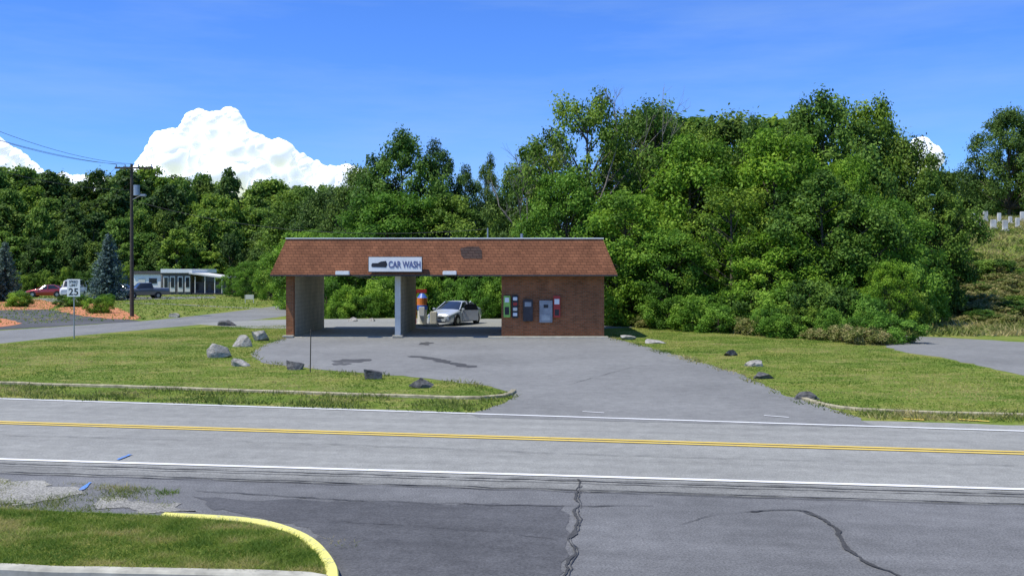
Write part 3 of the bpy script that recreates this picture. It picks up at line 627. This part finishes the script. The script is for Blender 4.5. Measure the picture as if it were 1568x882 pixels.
# ---------------- speed sign
sp=empty('speed_limit_sign');d=45.1;x=PX(113.5,d)
cyl('post',(x,d,0),(x,d,2.7),.03,.03,M['metal'],sp,8);box('panel',x-.3,x+.3,d-.06,d-.035,1.92,2.72,M['signw'],sp,.008)
text('SPEED\nLIMIT',x,d-.063,2.52,.16,M['black'],sp,'text_top',.42,.002);text('25',x,d-.063,2.13,.44,M['black'],sp,'number',.44,.006)
st=empty('marker_stake');X,d=G(475,570);cyl('stake',(X,d,0),(X+.02,d,1.25),.018,.015,M['wood'],st,8);cyl('cap',(X+.02,d,1.25),(X+.02,d,1.32),.02,.012,M['wood'],st,8)
ys_=empty('yard_sign');X,d=G(382,464);cyl('post_1',(X-.4,d,0),(X-.4,d,.8),.04,.04,M['offw'],ys_,8);cyl('post_2',(X+.4,d,0),(X+.4,d,.8),.04,.04,M['offw'],ys_,8);box('board',X-.35,X+.35,d-.03,d+.03,.35,.8,M['offw'],ys_,.01)
# ---------------- rocks
def rock(px,py,w,hpx,kind,seed):
    X,d=G(px,py);s=w/F*d/2;h=hpx/F*d;r=random.Random(seed)
    bm=bmesh.new();bmesh.ops.create_icosphere(bm,subdivisions=4,radius=1)
    planes=[(Vector((r.gauss(0,1),r.gauss(0,1),r.gauss(.3,.8))).normalized(),r.uniform(.35,.75)) for _ in range(12)]
    for v in bm.verts:
        c=v.co.copy()
        for nn,dd in planes:
            k=c.dot(nn)
            if k>dd: c-=nn*(k-dd)
        c*=1+.08*noise.noise(c*2.2+Vector((seed,0,0)))+.05*noise.noise(c*7+Vector((seed,0,0)))
        v.co=Vector((c.x*s*1.45,c.y*s*1.1,(c.z+.4)*h*.85))
    bmesh.ops.rotate(bm,verts=bm.verts,cent=(0,0,0),matrix=Matrix.Rotation(r.uniform(-.3,.3),3,'Z'))
    me=bpy.data.meshes.new('boulder');bm.to_mesh(me);bm.free();me.materials.append(M[kind]);obj('boulder',me,(X,d+s*.4,0))
for i,a in enumerate([(336,548,28,20,'rockl'),(333,540,20,14,'rockl'),(370,531,24,18,'rockl'),(394,522,24,18,'rockl'),(364,561,32,12,'rockl'),(451,566,36,15,'rockd'),(566,581,26,20,'rockd'),(646,594,30,15,'rockd'),(345,499,26,9,'rockd'),(961,520,20,7,'rockl'),(1004,526,26,8,'rockl'),(1120,545,20,12,'rockd'),(1155,561,28,12,'rockl'),(1167,580,32,10,'rockd'),(1236,611,38,13,'rockd'),(266,486,16,7,'rockl'),(540,492,14,6,'rockl'),(570,492,12,5,'rockl')]): rock(*a,seed=i*3.7+1)
# ---------------- clouds
mc,nt,b=newmat('cloud');v=coords(nt);f=noisen(nt,v,.02,6,.6)
nt.links.new(ramp(nt,f,[(.3,(.86,.87,.88)),(.7,(.95,.95,.93))]),b.inputs['Base Color']);b.inputs['Roughness'].default_value=1;b.inputs['Specular IOR Level'].default_value=0
b.inputs['Emission Color'].default_value=(.93,.95,.98,1);b.inputs['Emission Strength'].default_value=.5  # self-glow added to whiten cloud faces the sun barely reaches
bm=bmesh.new();bmesh.ops.create_icosphere(bm,subdivisions=3,radius=1);bm.verts.ensure_lookup_table()
IV=np.array([v.co[:] for v in bm.verts]);IF=np.array([[w.index for w in f.verts] for f in bm.faces]);bm.free()
def cloud(name,prof,bot,n,D=1300):
    q=Q(3);xs_=[p[0] for p in prof];ys_=[p[1] for p in prof]
    for i in range(n):
        px=random.uniform(xs_[0],xs_[-1]);ty=float(np.interp(px,xs_,ys_))+7*noise.noise(Vector((px*.055,3,0)))+4*noise.noise(Vector((px*.16,7,0)))
        edge=random.random()<.62
        r=random.uniform(3,12) if edge else random.uniform(10,26)
        hgt=bot-ty
        if hgt<r*1.2: r=max(2.5,hgt*.5)
        py=ty+r+random.uniform(0,9) if edge else random.uniform(ty+r,max(ty+r+1,bot))
        d=D+ (random.uniform(0,40) if edge else random.uniform(0,70))
        c=np.array([PX(px,d),d,CH+(HY-py)*d/F]);R=r*d/F
        nzv=np.array([noise.noise(Vector(p)*2.0+Vector((i*3.1,0,0)))+.35*noise.noise(Vector(p)*5+Vector((i*3.1,0,4))) for p in IV])
        q.add(c+IV*(R*(1+.13*nzv))[:,None]*np.array([1.03,1,.97]),IF,0,.5)
    obj(name,q.mesh(name,[mc],True))
cloud('cloud',[(200,288),(212,258),(230,222),(240,200),(262,197),(282,192),(288,174),(300,165),(330,170),(350,163),(364,172),(374,198),(400,206),(430,214),(448,228),(470,240),(500,254),(535,250),(560,262),(580,285)],300,600)
cloud('cloud',[(-120,220),(-60,190),(-20,200),(0,212),(20,224),(38,236),(58,255),(85,268),(110,268),(150,266),(175,275),(190,290)],300,300)
cloud('cloud',[(1392,225),(1402,212),(1415,210),(1425,222),(1432,235)],245,40)
# ---------------- light & sky
sv=Vector((-.42,-.18,.89)).normalized()
w=bpy.data.worlds.new('World');S.world=w;w.use_nodes=True;nt=w.node_tree;bg=nt.nodes['Background']
sky=N(nt,'ShaderNodeTexSky',sky_type='NISHITA');sky.sun_disc=False;sky.sun_elevation=math.asin(sv.z);sky.sun_rotation=math.atan2(sv.x,sv.y)
sky.air_density=1.0;sky.dust_density=.2;sky.ozone_density=3.0;sky.altitude=300
hs=N(nt,'ShaderNodeHueSaturation');hs.inputs['Saturation'].default_value=1.1;nt.links.new(sky.outputs[0],hs.inputs['Color'])
tc=N(nt,'ShaderNodeTexCoord');f=noisen(nt,tc.outputs['Generated'],2.2,7,.6,(1,1,7))
r_=ramp(nt,f,[(.42,(0,0,0)),(.85,(.45,.45,.45))])
t=mixc(nt,1,hs.outputs[0],(.60,.93,1.66),'MULTIPLY')
mixed=mixc(nt,r_,t,(3.6,5.2,7.6))
nt.links.new(mixed,bg.inputs['Color']);bg.inputs['Strength'].default_value=.12
L=bpy.data.lights.new('sun','SUN');L.energy=5.0;L.angle=math.radians(.5);L.color=(1,.96,.87)
o=bpy.data.objects.new('sun',L);o.rotation_euler=sv.to_track_quat('Z','Y').to_euler();link(o)
c=bpy.data.cameras.new('camera');c.sensor_width=36;c.lens=F/1568*36;c.shift_y=-26/1568;c.clip_end=6000
o=bpy.data.objects.new('camera',c);o.location=(0,0,CH);o.rotation_euler=(math.radians(90),0,0);link(o);S.camera=o
S.view_settings.view_transform='Standard';S.view_settings.look='None';S.view_settings.exposure=0
